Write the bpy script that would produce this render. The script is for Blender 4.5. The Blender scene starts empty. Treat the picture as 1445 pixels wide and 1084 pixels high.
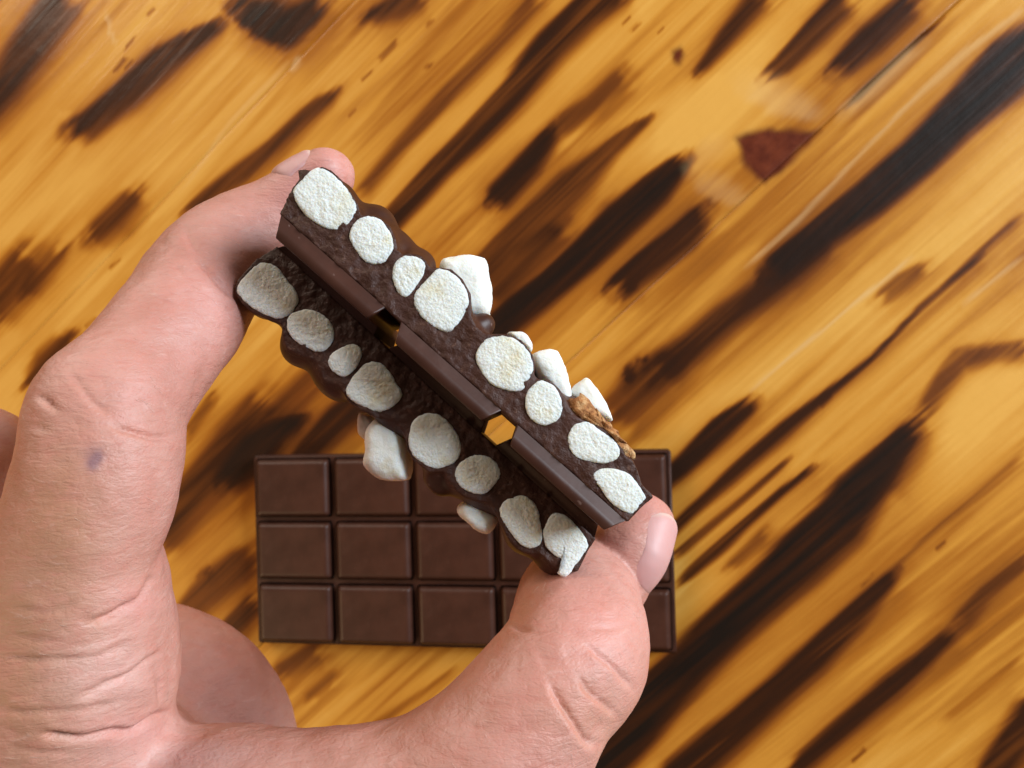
import bpy, bmesh, math, random
import numpy as np
from mathutils import Matrix, Vector
from mathutils.bvhtree import BVHTree

scene = bpy.context.scene
COL = scene.collection
rng = np.random.default_rng(7)
random.seed(7)

# ------------------------------------------------------------------ camera
# centimetre coordinates seen from the lens: x right, y down, z away from the lens
FPX, CX, CY = 1004.0, 722.5, 542.0
BAR_W, BAR_H, BAR_T = 15.5, 7.05, 0.92
RC = np.array([[0.989041466, 0.0284590858, 0.144869112],
               [-0.0288564416, 0.999583360, 0.000641880903],
               [-0.144790486, -0.00481525389, 0.989450620]])
TC = np.array([-2.1346, 6.1994, 26.2177])
def cam2world(p):                       # cm from the lens -> metres, table top at z = 0
    b = (np.asarray(p, float) - TC) @ RC
    return np.stack([b[..., 0], -b[..., 1], BAR_T - b[..., 2]], -1) * 0.01
def world2cam(w):
    w = np.asarray(w, float) * 100
    b = np.stack([w[..., 0], -w[..., 1], BAR_T - w[..., 2]], -1)
    return b @ RC.T + TC
def dir2world(d):
    b = np.asarray(d, float) @ RC
    return Vector((b[0], -b[1], -b[2])).normalized()
def pix(px, py, depth):
    return np.array([(px - CX) / FPX * depth, (py - CY) / FPX * depth, depth])

cam_d = bpy.data.cameras.new('camera')
cam = bpy.data.objects.new('camera', cam_d); COL.objects.link(cam)
cam_d.sensor_width = 36.0
cam_d.lens = FPX / 1445.0 * 36.0
cam_d.clip_start = 0.005; cam_d.clip_end = 50.0
ex, ey, ez = dir2world((1, 0, 0)), dir2world((0, -1, 0)), dir2world((0, 0, -1))
cp = cam2world(np.zeros(3))
cam.matrix_world = Matrix(((ex[0], ey[0], ez[0], cp[0]), (ex[1], ey[1], ez[1], cp[1]),
                           (ex[2], ey[2], ez[2], cp[2]), (0, 0, 0, 1)))
cam_d.dof.use_dof = True
cam_d.dof.focus_distance = 0.106
cam_d.dof.aperture_fstop = 36.0
scene.camera = cam

# ------------------------------------------------------------------ light
world = bpy.data.worlds.new('World'); scene.world = world
world.use_nodes = True
bg = world.node_tree.nodes['Background']
bg.inputs[0].default_value = (1.0, 0.84, 0.60, 1)
bg.inputs[1].default_value = 0.12
def area(name, loc, target, size, sizey, power, col):
    d = bpy.data.lights.new(name, 'AREA'); d.shape = 'RECTANGLE'
    d.size, d.size_y, d.energy, d.color = size, sizey, power, col
    o = bpy.data.objects.new(name, d); COL.objects.link(o)
    o.location = loc
    o.rotation_euler = (Vector(target) - Vector(loc)).to_track_quat('-Z', 'Y').to_euler()
    return o
area('window_light', (1.02, 0.44, 0.58), (0.0, 0.03, 0.10), 0.50, 0.50, 38.0, (0.79, 0.91, 1.0))
area('room_light', (-0.55, 0.82, 0.46), (0.0, 0.0, 0.08), 0.6, 0.4, 9.0, (1.0, 0.88, 0.72))
area('warm_fill', (-0.62, -0.40, 0.40), (0.0, 0.0, 0.06), 0.35, 0.35, 5.0, (1.0, 0.74, 0.42))  # added fill that brightens the lower left, not a lamp of the room
vs = scene.view_settings
vs.view_transform = 'Standard'; vs.look = 'None'; vs.gamma = 1.0; vs.use_curve_mapping = False
vs.exposure = -0.56
scene.cycles.use_denoising = True

# ------------------------------------------------------------------ helpers
def tag(o, label=None, cat=None, group=None, kind=None):
    if label: o['label'] = label
    if cat: o['category'] = cat
    if group: o['group'] = group
    if kind: o['kind'] = kind
    return o
def link(name, me, mat=None, parent=None, smooth=True):
    o = bpy.data.objects.new(name, me); COL.objects.link(o)
    if mat is not None and not me.materials: me.materials.append(mat)
    if parent is not None: o.parent = parent
    if smooth: me.polygons.foreach_set('use_smooth', [True] * len(me.polygons))
    return o
def mesh_np(name, V, Q):
    """V (n,3) metres, Q (m,k) faces"""
    me = bpy.data.meshes.new(name)
    V = np.ascontiguousarray(V, np.float32); Q = np.ascontiguousarray(Q, np.int32)
    k = Q.shape[1]
    me.vertices.add(len(V)); me.vertices.foreach_set('co', V.ravel())
    me.loops.add(Q.size); me.loops.foreach_set('vertex_index', Q.ravel())
    me.polygons.add(len(Q)); me.polygons.foreach_set('loop_start', np.arange(0, Q.size, k, dtype=np.int32))
    me.update(calc_edges=True); me.validate()
    return me
def fattr(me, name, arr):
    a = me.attributes.new(name, 'FLOAT', 'POINT'); a.data.foreach_set('value', np.ascontiguousarray(arr, np.float32))
def _h(i, j, k, s):
    n = (i * 374761393 + j * 668265263 + k * 2147483647 + s * 1274126177) & 0xffffffff
    n = ((n ^ (n >> 13)) * 1274126177) & 0xffffffff
    n = (n ^ (n >> 16)) & 0xffffff
    return n.astype(np.float32) / 0x7fffff - 1.0
def vnoise(P, s=0):
    P = np.asarray(P, np.float64)
    I = np.floor(P).astype(np.int64); F = (P - I).astype(np.float32); F = F * F * F * (F * (F * 6 - 15) + 10)
    i, j, k = I[..., 0], I[..., 1], I[..., 2]; r = 0
    for a in (0, 1):
        wa = F[..., 0] if a else 1 - F[..., 0]
        for b in (0, 1):
            wb = F[..., 1] if b else 1 - F[..., 1]
            for c in (0, 1):
                wc = F[..., 2] if c else 1 - F[..., 2]
                r = r + wa * wb * wc * _h(i + a, j + b, k + c, s)
    return r
def fbm(P, o=3, s=0):
    P = np.asarray(P); r = 0; a = 1.0
    for q in range(o):
        r = r + a * vnoise(P * 2.0 ** q + 17.3 * q, s + q); a *= 0.5
    return r
def v3(x, y, z=0.0):
    x, y, z = np.broadcast_arrays(x, y, z); return np.stack([x, y, z], -1)
def sstep(a, b, x):
    t = np.clip((x - a) / (b - a), 0, 1); return t * t * (3 - 2 * t)
def catmull(P, n, closed=False):
    P = np.asarray(P, float); m = len(P); out = []
    segs = m if closed else m - 1
    for i in range(segs):
        if closed: p0, p1, p2, p3 = P[i - 1], P[i], P[(i + 1) % m], P[(i + 2) % m]
        else: p0, p1, p2, p3 = P[max(i - 1, 0)], P[i], P[i + 1], P[min(i + 2, m - 1)]
        t = np.linspace(0, 1, n, endpoint=False)[:, None]
        out.append(.5 * (2 * p1 + (p2 - p0) * t + (2 * p0 - 5 * p1 + 4 * p2 - p3) * t ** 2 + (3 * p1 - p0 - 3 * p2 + p3) * t ** 3))
    if not closed: out.append(P[-1:])
    return np.concatenate(out)
def resample(C, n):
    C = np.vstack([C, C[:1]]); L = np.r_[0, np.cumsum(np.linalg.norm(np.diff(C, axis=0), axis=1))]
    t = np.linspace(0, L[-1], n, endpoint=False)
    return np.stack([np.interp(t, L, C[:, k]) for k in range(C.shape[1])], -1)
def seg_dist(px, py, poly):
    """distance to an open polyline"""
    d = np.full(px.shape, 1e9, np.float32)
    for (x0, y0), (x1, y1) in zip(poly[:-1], poly[1:]):
        dx, dy = x1 - x0, y1 - y0; L = dx * dx + dy * dy + 1e-12
        t = np.clip(((px - x0) * dx + (py - y0) * dy) / L, 0, 1)
        d = np.minimum(d, np.hypot(px - x0 - t * dx, py - y0 - t * dy))
    return d
def poly_sdf(px, py, poly):
    poly = np.asarray(poly); d = seg_dist(px, py, np.vstack([poly, poly[:1]]))
    ins = np.zeros(px.shape, bool); q = np.roll(poly, -1, 0)
    for (x0, y0), (x1, y1) in zip(poly, q):
        c = (y0 > py) != (y1 > py)
        ins ^= c & (px < (x1 - x0) * (py - y0) / (y1 - y0 + 1e-12) + x0)
    return np.where(ins, -d, d)
def smin(a, b, k):
    h = np.clip(.5 + .5 * (b - a) / k, 0, 1)
    return b + (a - b) * h - k * h * (1 - h)
def surface_nets(F, org, h):
    S = F < 0
    nx, ny, nz = F.shape
    cnt = np.zeros((nx - 1, ny - 1, nz - 1), np.int8)
    for a in (0, 1):
        for b in (0, 1):
            for c in (0, 1):
                cnt += S[a:nx - 1 + a, b:ny - 1 + b, c:nz - 1 + c]
    act = (cnt > 0) & (cnt < 8)
    ci = np.argwhere(act); idx = np.full(act.shape, -1, np.int32); idx[act] = np.arange(len(ci))
    acc = np.zeros((len(ci), 3)); num = np.zeros(len(ci))
    corners = [(a, b, c) for a in (0, 1) for b in (0, 1) for c in (0, 1)]
    vals = {k: F[ci[:, 0] + k[0], ci[:, 1] + k[1], ci[:, 2] + k[2]] for k in corners}
    for k in corners:
        for ax in range(3):
            if k[ax] == 0:
                k2 = list(k); k2[ax] = 1; k2 = tuple(k2)
                va, vb = vals[k], vals[k2]; m = (va < 0) != (vb < 0)
                t = np.where(m, va / np.where(m, va - vb, 1), 0)
                p = np.tile(np.array(k, float), (len(ci), 1)); p[:, ax] = t
                acc[m] += p[m]; num[m] += 1
    V = (ci + acc / num[:, None]) * h + org
    quads = []
    for ax in range(3):
        sl0 = [slice(None)] * 3; sl1 = [slice(None)] * 3
        sl0[ax] = slice(0, -1); sl1[ax] = slice(1, None)
        ch = S[tuple(sl0)] != S[tuple(sl1)]
        e = np.argwhere(ch); b, c = (ax + 1) % 3, (ax + 2) % 3
        e = e[(e[:, b] > 0) & (e[:, c] > 0) & (e[:, b] < F.shape[b] - 1) & (e[:, c] < F.shape[c] - 1)]
        ins = S[e[:, 0], e[:, 1], e[:, 2]]
        def cell(db, dc):
            q = e.copy(); q[:, b] += db; q[:, c] += dc
            return idx[q[:, 0], q[:, 1], q[:, 2]]
        Q = np.stack([cell(-1, -1), cell(0, -1), cell(0, 0), cell(-1, 0)], 1)
        Q[~ins] = Q[~ins][:, ::-1]
        quads.append(Q)
    return V, np.concatenate(quads)
def relax(V, Q, it, lam=.5):
    e = np.concatenate([Q[:, [0, 1]], Q[:, [1, 2]], Q[:, [2, 3]], Q[:, [3, 0]]])
    n = np.bincount(e.ravel(), minlength=len(V)).astype(float)
    for i in range(it):
        A = np.stack([np.bincount(e[:, 0], V[e[:, 1], k], len(V)) + np.bincount(e[:, 1], V[e[:, 0], k], len(V)) for k in range(3)], -1)
        V = V + (lam if i % 2 == 0 else -lam * 1.03) * (A / n[:, None] - V) if it > 3 else V + lam * (A / n[:, None] - V)
    return V
def vnormals(V, Q):
    n = np.cross(V[Q[:, 2]] - V[Q[:, 0]], V[Q[:, 3]] - V[Q[:, 1]])
    N = np.stack([sum(np.bincount(Q[:, i], n[:, k], len(V)) for i in range(4)) for k in range(3)], -1)
    return N / (np.linalg.norm(N, axis=1, keepdims=True) + 1e-12)

# ------------------------------------------------------------------ materials
def new_mat(name):
    m = bpy.data.materials.new(name); m.use_nodes = True
    nt = m.node_tree; b = nt.nodes['Principled BSDF']
    return m, nt, b
def N(nt, typ, **kw):
    n = nt.nodes.new(typ)
    for k, v in kw.items():
        if k in n.inputs: n.inputs[k].default_value = v
        else: setattr(n, k, v)
    return n
def ramp(nt, fac, stops, interp='LINEAR'):
    r = nt.nodes.new('ShaderNodeValToRGB'); r.color_ramp.interpolation = interp
    el = r.color_ramp.elements
    while len(el) < len(stops): el.new(.5)
    for e, (p, c) in zip(el, stops):
        e.position = p; e.color = (*c, 1) if len(c) == 3 else c
    nt.links.new(fac, r.inputs[0]); return r
def mapped(nt, scale, rot=(0, 0, 0)):
    tc = nt.nodes.new('ShaderNodeTexCoord'); mp = nt.nodes.new('ShaderNodeMapping')
    mp.inputs['Scale'].default_value = scale; mp.inputs['Rotation'].default_value = rot
    nt.links.new(tc.outputs['Object'], mp.inputs[0]); return mp.outputs[0]
def noise(nt, vec, scale, detail=4, rough=.55, dist=0.0):
    n = nt.nodes.new('ShaderNodeTexNoise')
    n.inputs['Scale'].default_value = scale; n.inputs['Detail'].default_value = detail
    n.inputs['Roughness'].default_value = rough; n.inputs['Distortion'].default_value = dist
    nt.links.new(vec, n.inputs['Vector']); return n.outputs['Fac']
def bump(nt, h, strength, dist, prev=None):
    b = nt.nodes.new('ShaderNodeBump'); b.inputs['Strength'].default_value = strength
    b.inputs['Distance'].default_value = dist; nt.links.new(h, b.inputs['Height'])
    if prev is not None: nt.links.new(prev, b.inputs['Normal'])
    return b.outputs[0]
def mix(nt, fac, a, b, mode='MIX'):
    m = nt.nodes.new('ShaderNodeMix'); m.data_type = 'RGBA'; m.blend_type = mode
    for s, v in ((0, fac), (6, a), (7, b)):
        if hasattr(v, 'is_linked'): nt.links.new(v, m.inputs[s])
        else: m.inputs[s].default_value = v if s == 0 else (*v, 1)
    return m.outputs[2]
def math_n(nt, op, a, b=None, c=None):
    m = nt.nodes.new('ShaderNodeMath'); m.operation = op
    for s, v in enumerate((a, b, c)):
        if v is None: continue
        if hasattr(v, 'is_linked'): nt.links.new(v, m.inputs[s])
        else: m.inputs[s].default_value = v
    return m.outputs[0]
def attr(nt, name):
    a = nt.nodes.new('ShaderNodeAttribute'); a.attribute_name = name; return a.outputs['Fac']

def mat_wood():
    m, nt, b = new_mat('burnt_varnished_pine')
    g = mapped(nt, (1, 1, 1))                       # plank local: x runs along the grain
    st = mapped(nt, (9, 150, 60)); fine = mapped(nt, (30, 700, 200))
    n1 = noise(nt, st, 1.0, 5, .6, .4); n2 = noise(nt, fine, 1.0, 4, .6)
    burn = attr(nt, 'burn'); red = attr(nt, 'red'); pale = attr(nt, 'pale')
    bsum = math_n(nt, 'ADD', burn, math_n(nt, 'MULTIPLY', math_n(nt, 'SUBTRACT', n1, .5), .10))
    bsum = math_n(nt, 'ADD', bsum, math_n(nt, 'MULTIPLY', math_n(nt, 'SUBTRACT', n2, .5), .14))
    r = ramp(nt, bsum, [(0.0, (.67, .335, .066)), (.20, (.55, .232, .031)), (.36, (.36, .118, .012)), (.55, (.165, .044, .007)),
                        (.78, (.042, .012, .004)), (1.0, (.012, .007, .005))])
    kr = ramp(nt, noise(nt, g, 160, 4, .6), [(.3, (.075, .012, .005)), (.7, (.15, .030, .011))])
    col = mix(nt, red, r.outputs[0], kr.outputs[0])
    col = mix(nt, math_n(nt, 'MULTIPLY', pale, .6), col, (.70, .46, .22))
    nt.links.new(col, b.inputs['Base Color'])
    b.inputs['Roughness'].default_value = .42
    b.inputs['Specular IOR Level'].default_value = .10
    b.inputs['Coat Weight'].default_value = .24
    rr = noise(nt, g, 40, 4, .6)
    cr = nt.nodes.new('ShaderNodeMapRange'); cr.inputs['To Min'].default_value = .10; cr.inputs['To Max'].default_value = .24
    nt.links.new(rr, cr.inputs[0]); nt.links.new(cr.outputs[0], b.inputs['Coat Roughness'])
    bn = bump(nt, n1, .25, .0012)
    bn = bump(nt, n2, .2, .0004, bn)
    bn = bump(nt, noise(nt, g, 120, 3, .5), .12, .0012, bn)
    nt.links.new(bn, b.inputs['Normal']); nt.links.new(bn, b.inputs['Coat Normal'])
    return m
def mat_chocolate(name, rough, broken=False, sheen=.0):
    m, nt, b = new_mat(name)
    g = mapped(nt, (1, 1, 1))
    n = noise(nt, g, 130, 5, .6)
    c = ramp(nt, n, [(.3, (.040, .0125, .0070)), (.7, (.062, .0205, .0120))])
    col = c.outputs[0]
    sm = noise(nt, g, 60, 6, .65, 1.2)
    smr = ramp(nt, sm, [(.60, (0, 0, 0)), (.80, (1, 1, 1))])
    col = mix(nt, math_n(nt, 'MULTIPLY', smr.outputs[0], .22), col, (.16, .085, .065))
    if not broken:
        sc = noise(nt, g, 700, 3, .6); scr = ramp(nt, sc, [(.70, (0, 0, 0)), (.76, (1, 1, 1))])
        col = mix(nt, math_n(nt, 'MULTIPLY', scr.outputs[0], .5), col, (.20, .12, .10))
        scr2 = ramp(nt, noise(nt, mapped(nt, (900, 120, 300), (0, 0, .7)), 1.0, 3, .6), [(.68, (0, 0, 0)), (.80, (1, 1, 1))])
        col = mix(nt, math_n(nt, 'MULTIPLY', scr2.outputs[0], .3), col, (.13, .07, .055))
    if broken:
        sp = noise(nt, g, 900, 3, .6)
        spr = ramp(nt, sp, [(.60, (0, 0, 0)), (.76, (1, 1, 1))])
        col = mix(nt, math_n(nt, 'MULTIPLY', spr.outputs[0], .55), col, (.22, .11, .075))
        pt = noise(nt, g, 240, 4, .6); ptr = ramp(nt, pt, [(.45, (0, 0, 0)), (.7, (1, 1, 1))])
        col = mix(nt, math_n(nt, 'MULTIPLY', ptr.outputs[0], .5), col, (.095, .042, .034))
    nt.links.new(col, b.inputs['Base Color'])
    rr = nt.nodes.new('ShaderNodeMapRange'); rr.inputs['To Min'].default_value = rough - .1; rr.inputs['To Max'].default_value = rough + .14
    nt.links.new(sm, rr.inputs[0]); nt.links.new(rr.outputs[0], b.inputs['Roughness'])
    b.inputs['Specular IOR Level'].default_value = .28
    if broken:
        bn = bump(nt, noise(nt, g, 420, 6, .62), .6, .0008)
        bn = bump(nt, noise(nt, g, 2200, 4, .7), .6, .0002, bn)
    else:
        bn = bump(nt, noise(nt, g, 45, 3, .5), .25, .0012)
        bn = bump(nt, noise(nt, g, 900, 3, .5), .10, .0002, bn)
    nt.links.new(bn, b.inputs['Normal'])
    return m
def mat_marsh(cut):
    m, nt, b = new_mat('marshmallow_cut' if cut else 'marshmallow_skin')
    g = mapped(nt, (1, 1, 1))
    n = noise(nt, g, 190, 4, .6)
    c = ramp(nt, n, [(.30, (.74, .66, .49)), (.48, (.79, .77, .72))])
    col = c.outputs[0]
    if cut:
        sm = noise(nt, g, 420, 5, .7, .5)
        k = ramp(nt, sm, [(.60, (0, 0, 0)), (.74, (1, 1, 1))])
        e = attr(nt, 'edge')
        f = math_n(nt, 'MULTIPLY', math_n(nt, 'MULTIPLY', k.outputs[0], e), .75)
        col = mix(nt, f, col, (.16, .10, .07))
    nt.links.new(col, b.inputs['Base Color'])
    b.inputs['Roughness'].default_value = .75
    b.inputs['Specular IOR Level'].default_value = .25
    b.inputs['Subsurface Weight'].default_value = .65
    b.inputs['Subsurface Radius'].default_value = (1, .8, .6)
    b.inputs['Subsurface Scale'].default_value = .0020
    if cut:
        bn = bump(nt, noise(nt, g, 1100, 6, .7, .6), .6, .00036)
        vo = nt.nodes.new('ShaderNodeTexVoronoi'); vo.inputs['Scale'].default_value = 2600
        nt.links.new(g, vo.inputs['Vector'])
        bn = bump(nt, vo.outputs['Distance'], .4, .0003, bn)
    else:
        bn = bump(nt, noise(nt, g, 260, 5, .65), .55, .0010)
    nt.links.new(bn, b.inputs['Normal'])
    return m
def mat_biscuit():
    m, nt, b = new_mat('graham_biscuit')
    g = mapped(nt, (1, 1, 1))
    c = ramp(nt, noise(nt, g, 500, 5, .7), [(.32, (.20, .055, .012)), (.5, (.47, .19, .055)), (.66, (.74, .46, .22))])
    nt.links.new(c.outputs[0], b.inputs['Base Color']); b.inputs['Roughness'].default_value = .7
    nt.links.new(bump(nt, noise(nt, g, 650, 5, .7), 1.0, .001), b.inputs['Normal'])
    return m
def mat_skin():
    m, nt, b = new_mat('skin')
    g = mapped(nt, (1, 1, 1))
    tan = attr(nt, 'tan'); pink = attr(nt, 'pink'); mole = attr(nt, 'mole'); pale_lit = attr(nt, 'pale')
    n = noise(nt, g, 90, 5, .6); n2 = noise(nt, g, 420, 4, .6)
    col = ramp(nt, n, [(.28, (.45, .190, .142)), (.72, (.59, .305, .250))]).outputs[0]
    big = ramp(nt, noise(nt, g, 38, 4, .6), [(.4, (0, 0, 0)), (.7, (1, 1, 1))])
    col = mix(nt, math_n(nt, 'MULTIPLY', big.outputs[0], .35), col, (.55, .215, .17))
    col = mix(nt, math_n(nt, 'MULTIPLY', tan, .8), col, (.42, .185, .095))
    col = mix(nt, math_n(nt, 'MULTIPLY', pink, .7), col, (.61, .26, .23))
    col = mix(nt, math_n(nt, 'MULTIPLY', pale_lit, .6), col, (.72, .46, .43))
    bl = ramp(nt, n2, [(.45, (0, 0, 0)), (.75, (1, 1, 1))])
    col = mix(nt, math_n(nt, 'MULTIPLY', bl.outputs[0], .4), col, (.60, .22, .17))
    ln = noise(nt, mapped(nt, (260, 900, 400), (0, 0, math.radians(-25))), 1.0, 4, .65, .6)
    lr = ramp(nt, ln, [(.30, (1, 1, 1)), (.46, (0, 0, 0))])
    col = mix(nt, math_n(nt, 'MULTIPLY', lr.outputs[0], .35), col, (.46, .15, .11))
    line_glint = ramp(nt, ln, [(.60, (0, 0, 0)), (.75, (1, 1, 1))])
    col = mix(nt, math_n(nt, 'MULTIPLY', line_glint.outputs[0], .3), col, (.72, .46, .40))  # highlights along the skin lines, put into the colour
    col = mix(nt, math_n(nt, 'MULTIPLY', mole, .75), col, (.20, .10, .12))
    nt.links.new(col, b.inputs['Base Color'])
    b.inputs['Roughness'].default_value = .50
    b.inputs['Specular IOR Level'].default_value = .36
    b.inputs['Subsurface Weight'].default_value = .14
    b.inputs['Subsurface Radius'].default_value = (1.0, .35, .2)
    b.inputs['Subsurface Scale'].default_value = .0028
    # skin lines: stretched noise + cell pattern
    vo = nt.nodes.new('ShaderNodeTexVoronoi'); vo.feature = 'DISTANCE_TO_EDGE'; vo.inputs['Scale'].default_value = 1.0
    nt.links.new(mapped(nt, (800, 1500, 1000), (0, 0, math.radians(-12))), vo.inputs['Vector'])
    vr = ramp(nt, vo.outputs[0], [(0, (0, 0, 0)), (.18, (1, 1, 1))])
    bn = bump(nt, ln, .42, .0006)
    bn = bump(nt, vr.outputs[0], .16, .00012, bn)
    bn = bump(nt, noise(nt, g, 1600, 3, .6), .22, .00018, bn)
    bn = bump(nt, n, .18, .0012, bn)
    nt.links.new(bn, b.inputs['Normal'])
    return m
def mat_nail():
    m, nt, b = new_mat('fingernail')
    e = attr(nt, 'free')
    col = mix(nt, e, (.60, .30, .275), (.66, .44, .38))
    nt.links.new(col, b.inputs['Base Color'])
    b.inputs['Roughness'].default_value = .52
    b.inputs['Subsurface Weight'].default_value = .2; b.inputs['Subsurface Scale'].default_value = .002
    b.inputs['Subsurface Radius'].default_value = (1, .4, .3)
    nt.links.new(bump(nt, noise(nt, mapped(nt, (600, 60, 60)), 1.0, 3), .12, .0004), b.inputs['Normal'])
    return m
def mat_plain(name, col, rough):
    m, nt, b = new_mat(name); g = mapped(nt, (1, 1, 1))
    c = ramp(nt, noise(nt, g, 300, 3), [(.3, tuple(x * .8 for x in col)), (.7, col)])
    nt.links.new(c.outputs[0], b.inputs['Base Color']); b.inputs['Roughness'].default_value = rough
    return m
M_WOOD = mat_wood()
M_CHOC = mat_chocolate('dark_chocolate_moulded', .42)
M_CHOCB = mat_chocolate('dark_chocolate_broken', .44, True)
M_CUT = mat_marsh(True); M_MARSH = mat_marsh(False)
M_BISC = mat_biscuit(); M_SKIN = mat_skin(); M_NAIL = mat_nail()

# ------------------------------------------------------------------ table of three planks in view
def px_to_table(px, py):
    d = np.array([(px - CX) / FPX, (py - CY) / FPX, 1.0])
    w0 = cam2world(np.zeros(3)); w1 = cam2world(d)
    t = w0[2] / (w0[2] - w1[2]); return (w0 + t * (w1 - w0))[:2]
s2a, s2b = px_to_table(1319, 33), px_to_table(1000, 327)
s1a, s1b = px_to_table(398, 106), px_to_table(176, 339)
gd = (s2a - s2b); gd /= np.linalg.norm(gd)
gd1 = (s1a - s1b); gd1 /= np.linalg.norm(gd1)
gd = (gd * .7 + gd1 * .3); gd /= np.linalg.norm(gd)
gn = np.array([gd[1], -gd[0]])                     # across the grain, towards the lower right
b_s2 = float(((s2a + s2b) / 2) @ gn); b_s1 = float(((s1a + s1b) / 2) @ gn)
PW = b_s2 - b_s1

# burn marks: points (x, y, half width), darkness, softness, along the grain (photo measure)
ST = [
 ([(95,-10,24),(48,65,24),(10,125,22),(-40,175,20)],.72,.9),
 ([(310,30,8),(262,62,14),(225,88,20),(178,133,22),(125,172,22),(92,182,14)],.80,.75),
 ([(330,5,18),(372,25,26),(400,35,28),(430,20,20),(462,-5,14)],1.0,.75),
 ([(200,272,12),(165,312,17),(130,340,14)],.62,.95),
 ([(475,130,8),(432,165,13),(390,207,15),(345,244,18),(295,278,12),(262,305,8)],.66,.9),
 ([(100,482,18),(66,512,18),(40,545,12)],.62,.9),
 ([(40,360,22),(10,405,28),(-20,450,28)],.60,1.0),
 ([(90,355,12),(60,390,16),(40,420,12)],.42,1.0),
 ([(230,400,4),(180,450,5),(90,560,5)],.25,1.0),
 ([(600,-8,16),(562,10,14),(515,24,9)],.60,1.0),
 ([(765,-10,10),(712,50,9),(640,123,9),(563,206,9),(505,276,9)],.46,1.0),
 ([(880,-20,24),(828,18,25),(779,66,24),(722,133,21),(666,192,19),(620,236,17),(563,300,15),(520,350,14)],.84,.6),
 ([(885,105,14),(840,148,14),(785,180,11)],.42,1.0),
 ([(782,182,8),(745,230,16),(705,272,17),(690,285,9)],.85,.75),
 ([(920,164,6),(862,208,14),(808,262,25),(765,306,26),(712,345,18),(660,400,14)],.66,.65),
 ([(970,222,13),(922,268,24),(874,309,25),(826,360,23),(776,404,20),(737,436,23),(700,470,24),(660,510,20)],.95,.55),
 ([(1000,296,14),(965,334,19),(908,376,18),(865,412,13)],.86,.6),
 ([(800,322,16),(740,376,22),(690,420,22)],.55,.9),
 ([(960,500,20),(915,545,30),(868,600,30)],.46,1.0),
 ([(886,522,7),(888,534,8)],.70,.9),
 ([(898,507,3),(912,509,4)],.6,.8),
 ([(880,424,3),(890,412,5),(900,405,3)],.45,.9),
 ([(1076,-8,17),(1027,50,14),(985,102,10)],.62,.8),
 ([(1200,-8,20),(1148,44,20),(1104,92,14),(1072,114,8)],.76,.6),
 ([(1292,-2,16),(1228,57,18),(1175,105,12)],.76,.65),
 ([(1330,22,2),(1300,50,3.5),(1248,100,5),(1215,135,5),(1196,152,3)],.62,.6),
 ([(1500,40,30),(1425,96,38),(1393,124,36),(1346,166,31),(1295,220,29),(1228,277,26),(1161,326,22),(1085,385,20)],1.0,.5),
 ([(1161,330,24),(1094,402,22),(1027,450,20),(977,494,20),(930,530,22)],.62,.8),
 ([(1440,308,5),(1390,352,4),(1330,405,3)],.42,.9),
 ([(1313,374,7),(1275,399,12),(1236,429,8)],.56,.9),
 ([(1390,358,3),(1295,437,3.5),(1228,504,4),(1161,561,5.5),(1108,607,9),(1027,677,9),(973,722,9),(930,762,9)],.72,.7),
 ([(1068,562,6),(1017,603,14),(960,660,14),(905,710,12)],.86,.6),
 ([(1152,656,4),(1101,694,6),(1020,765,7),(949,826,6)],.80,.7),
 ([(1115,642,3),(1040,709,4.5),(949,792,5)],.62,.8),
 ([(1460,496,14),(1405,498,13),(1355,508,12),(1300,580,10)],.5,1.0),
 ([(1290,600,14),(1248,650,24),(1206,700,34),(1179,738,38),(1126,789,39),(1081,834,36),(1032,879,35),(975,936,34),(919,996,36),(878,1042,37),(820,1100,38)],1.0,.5),
 ([(1300,595,20),(1270,640,24),(1235,690,26)],.55,1.0),
 ([(1270,808,8),(1202,877,17),(1145,934,22),(1081,990,25),(1013,1051,29),(950,1110,30)],.86,.65),
 ([(1460,782,10),(1390,836,11),(1345,885,12)],.52,.9),
 ([(1345,885,9),(1300,930,13),(1251,972,16),(1194,1021,15),(1120,1090,14)],.78,.75),
 ([(1470,990,26),(1435,1035,26),(1405,1084,24),(1390,1110,20)],.76,.7),
 ([(1083,747,8),(1025,800,8)],.4,1.0),
 ([(1445,640,5),(1330,740,4),(1240,830,3)],.25,1.0),
 ([(1445,930,5),(1330,1020,5)],.25,1.0),
 ([(430,592,9),(392,612,16),(362,636,24),(335,664,18),(312,690,10)],.97,.75),
 ([(380,560,18),(330,620,24),(290,680,26),(240,745,22),(215,775,16)],.58,.9),
 ([(365,785,20),(320,815,22),(285,842,20),(250,880,16)],.60,.8),
 ([(300,800,6),(285,812,8)],.4,.9),
 ([(365,845,14),(330,885,16),(300,915,12)],.68,.8),
 ([(520,560,22),(478,592,20),(440,632,17),(400,680,14)],.78,.7),
 ([(480,500,14),(430,550,16),(385,600,16)],.46,1.0),
 ([(300,560,8),(262,615,7)],.4,1.0),
 ([(450,920,14),(400,945,14)],.42,1.0),
 ([(640,945,5),(516,1034,6)],.28,1.0),
 ([(470,960,12),(440,985,10)],.25,1.0),
]
DASH = [(167,88,5),(182,62,4),(548,72,7),(517,108,4),(215,20,3),(495,160,3),(606,97,3),(606,33,3),(178,92,3),(900,40,4),(885,30,3),(935,45,3),
        (955,75,3),(162,372,4),(126,455,4),(1165,565,4),(1225,820,4),(1210,1065,5),(1330,770,4),(510,1030,3),(1250,960,3),(1290,930,3)]
RED = [[(1037,195),(1055,186),(1084,180),(1120,184),(1158,184),(1140,205),(1110,232),(1081,260),(1066,252),(1050,228)],
       [(948,72),(960,66),(966,78),(960,92),(950,90)]]
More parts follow.
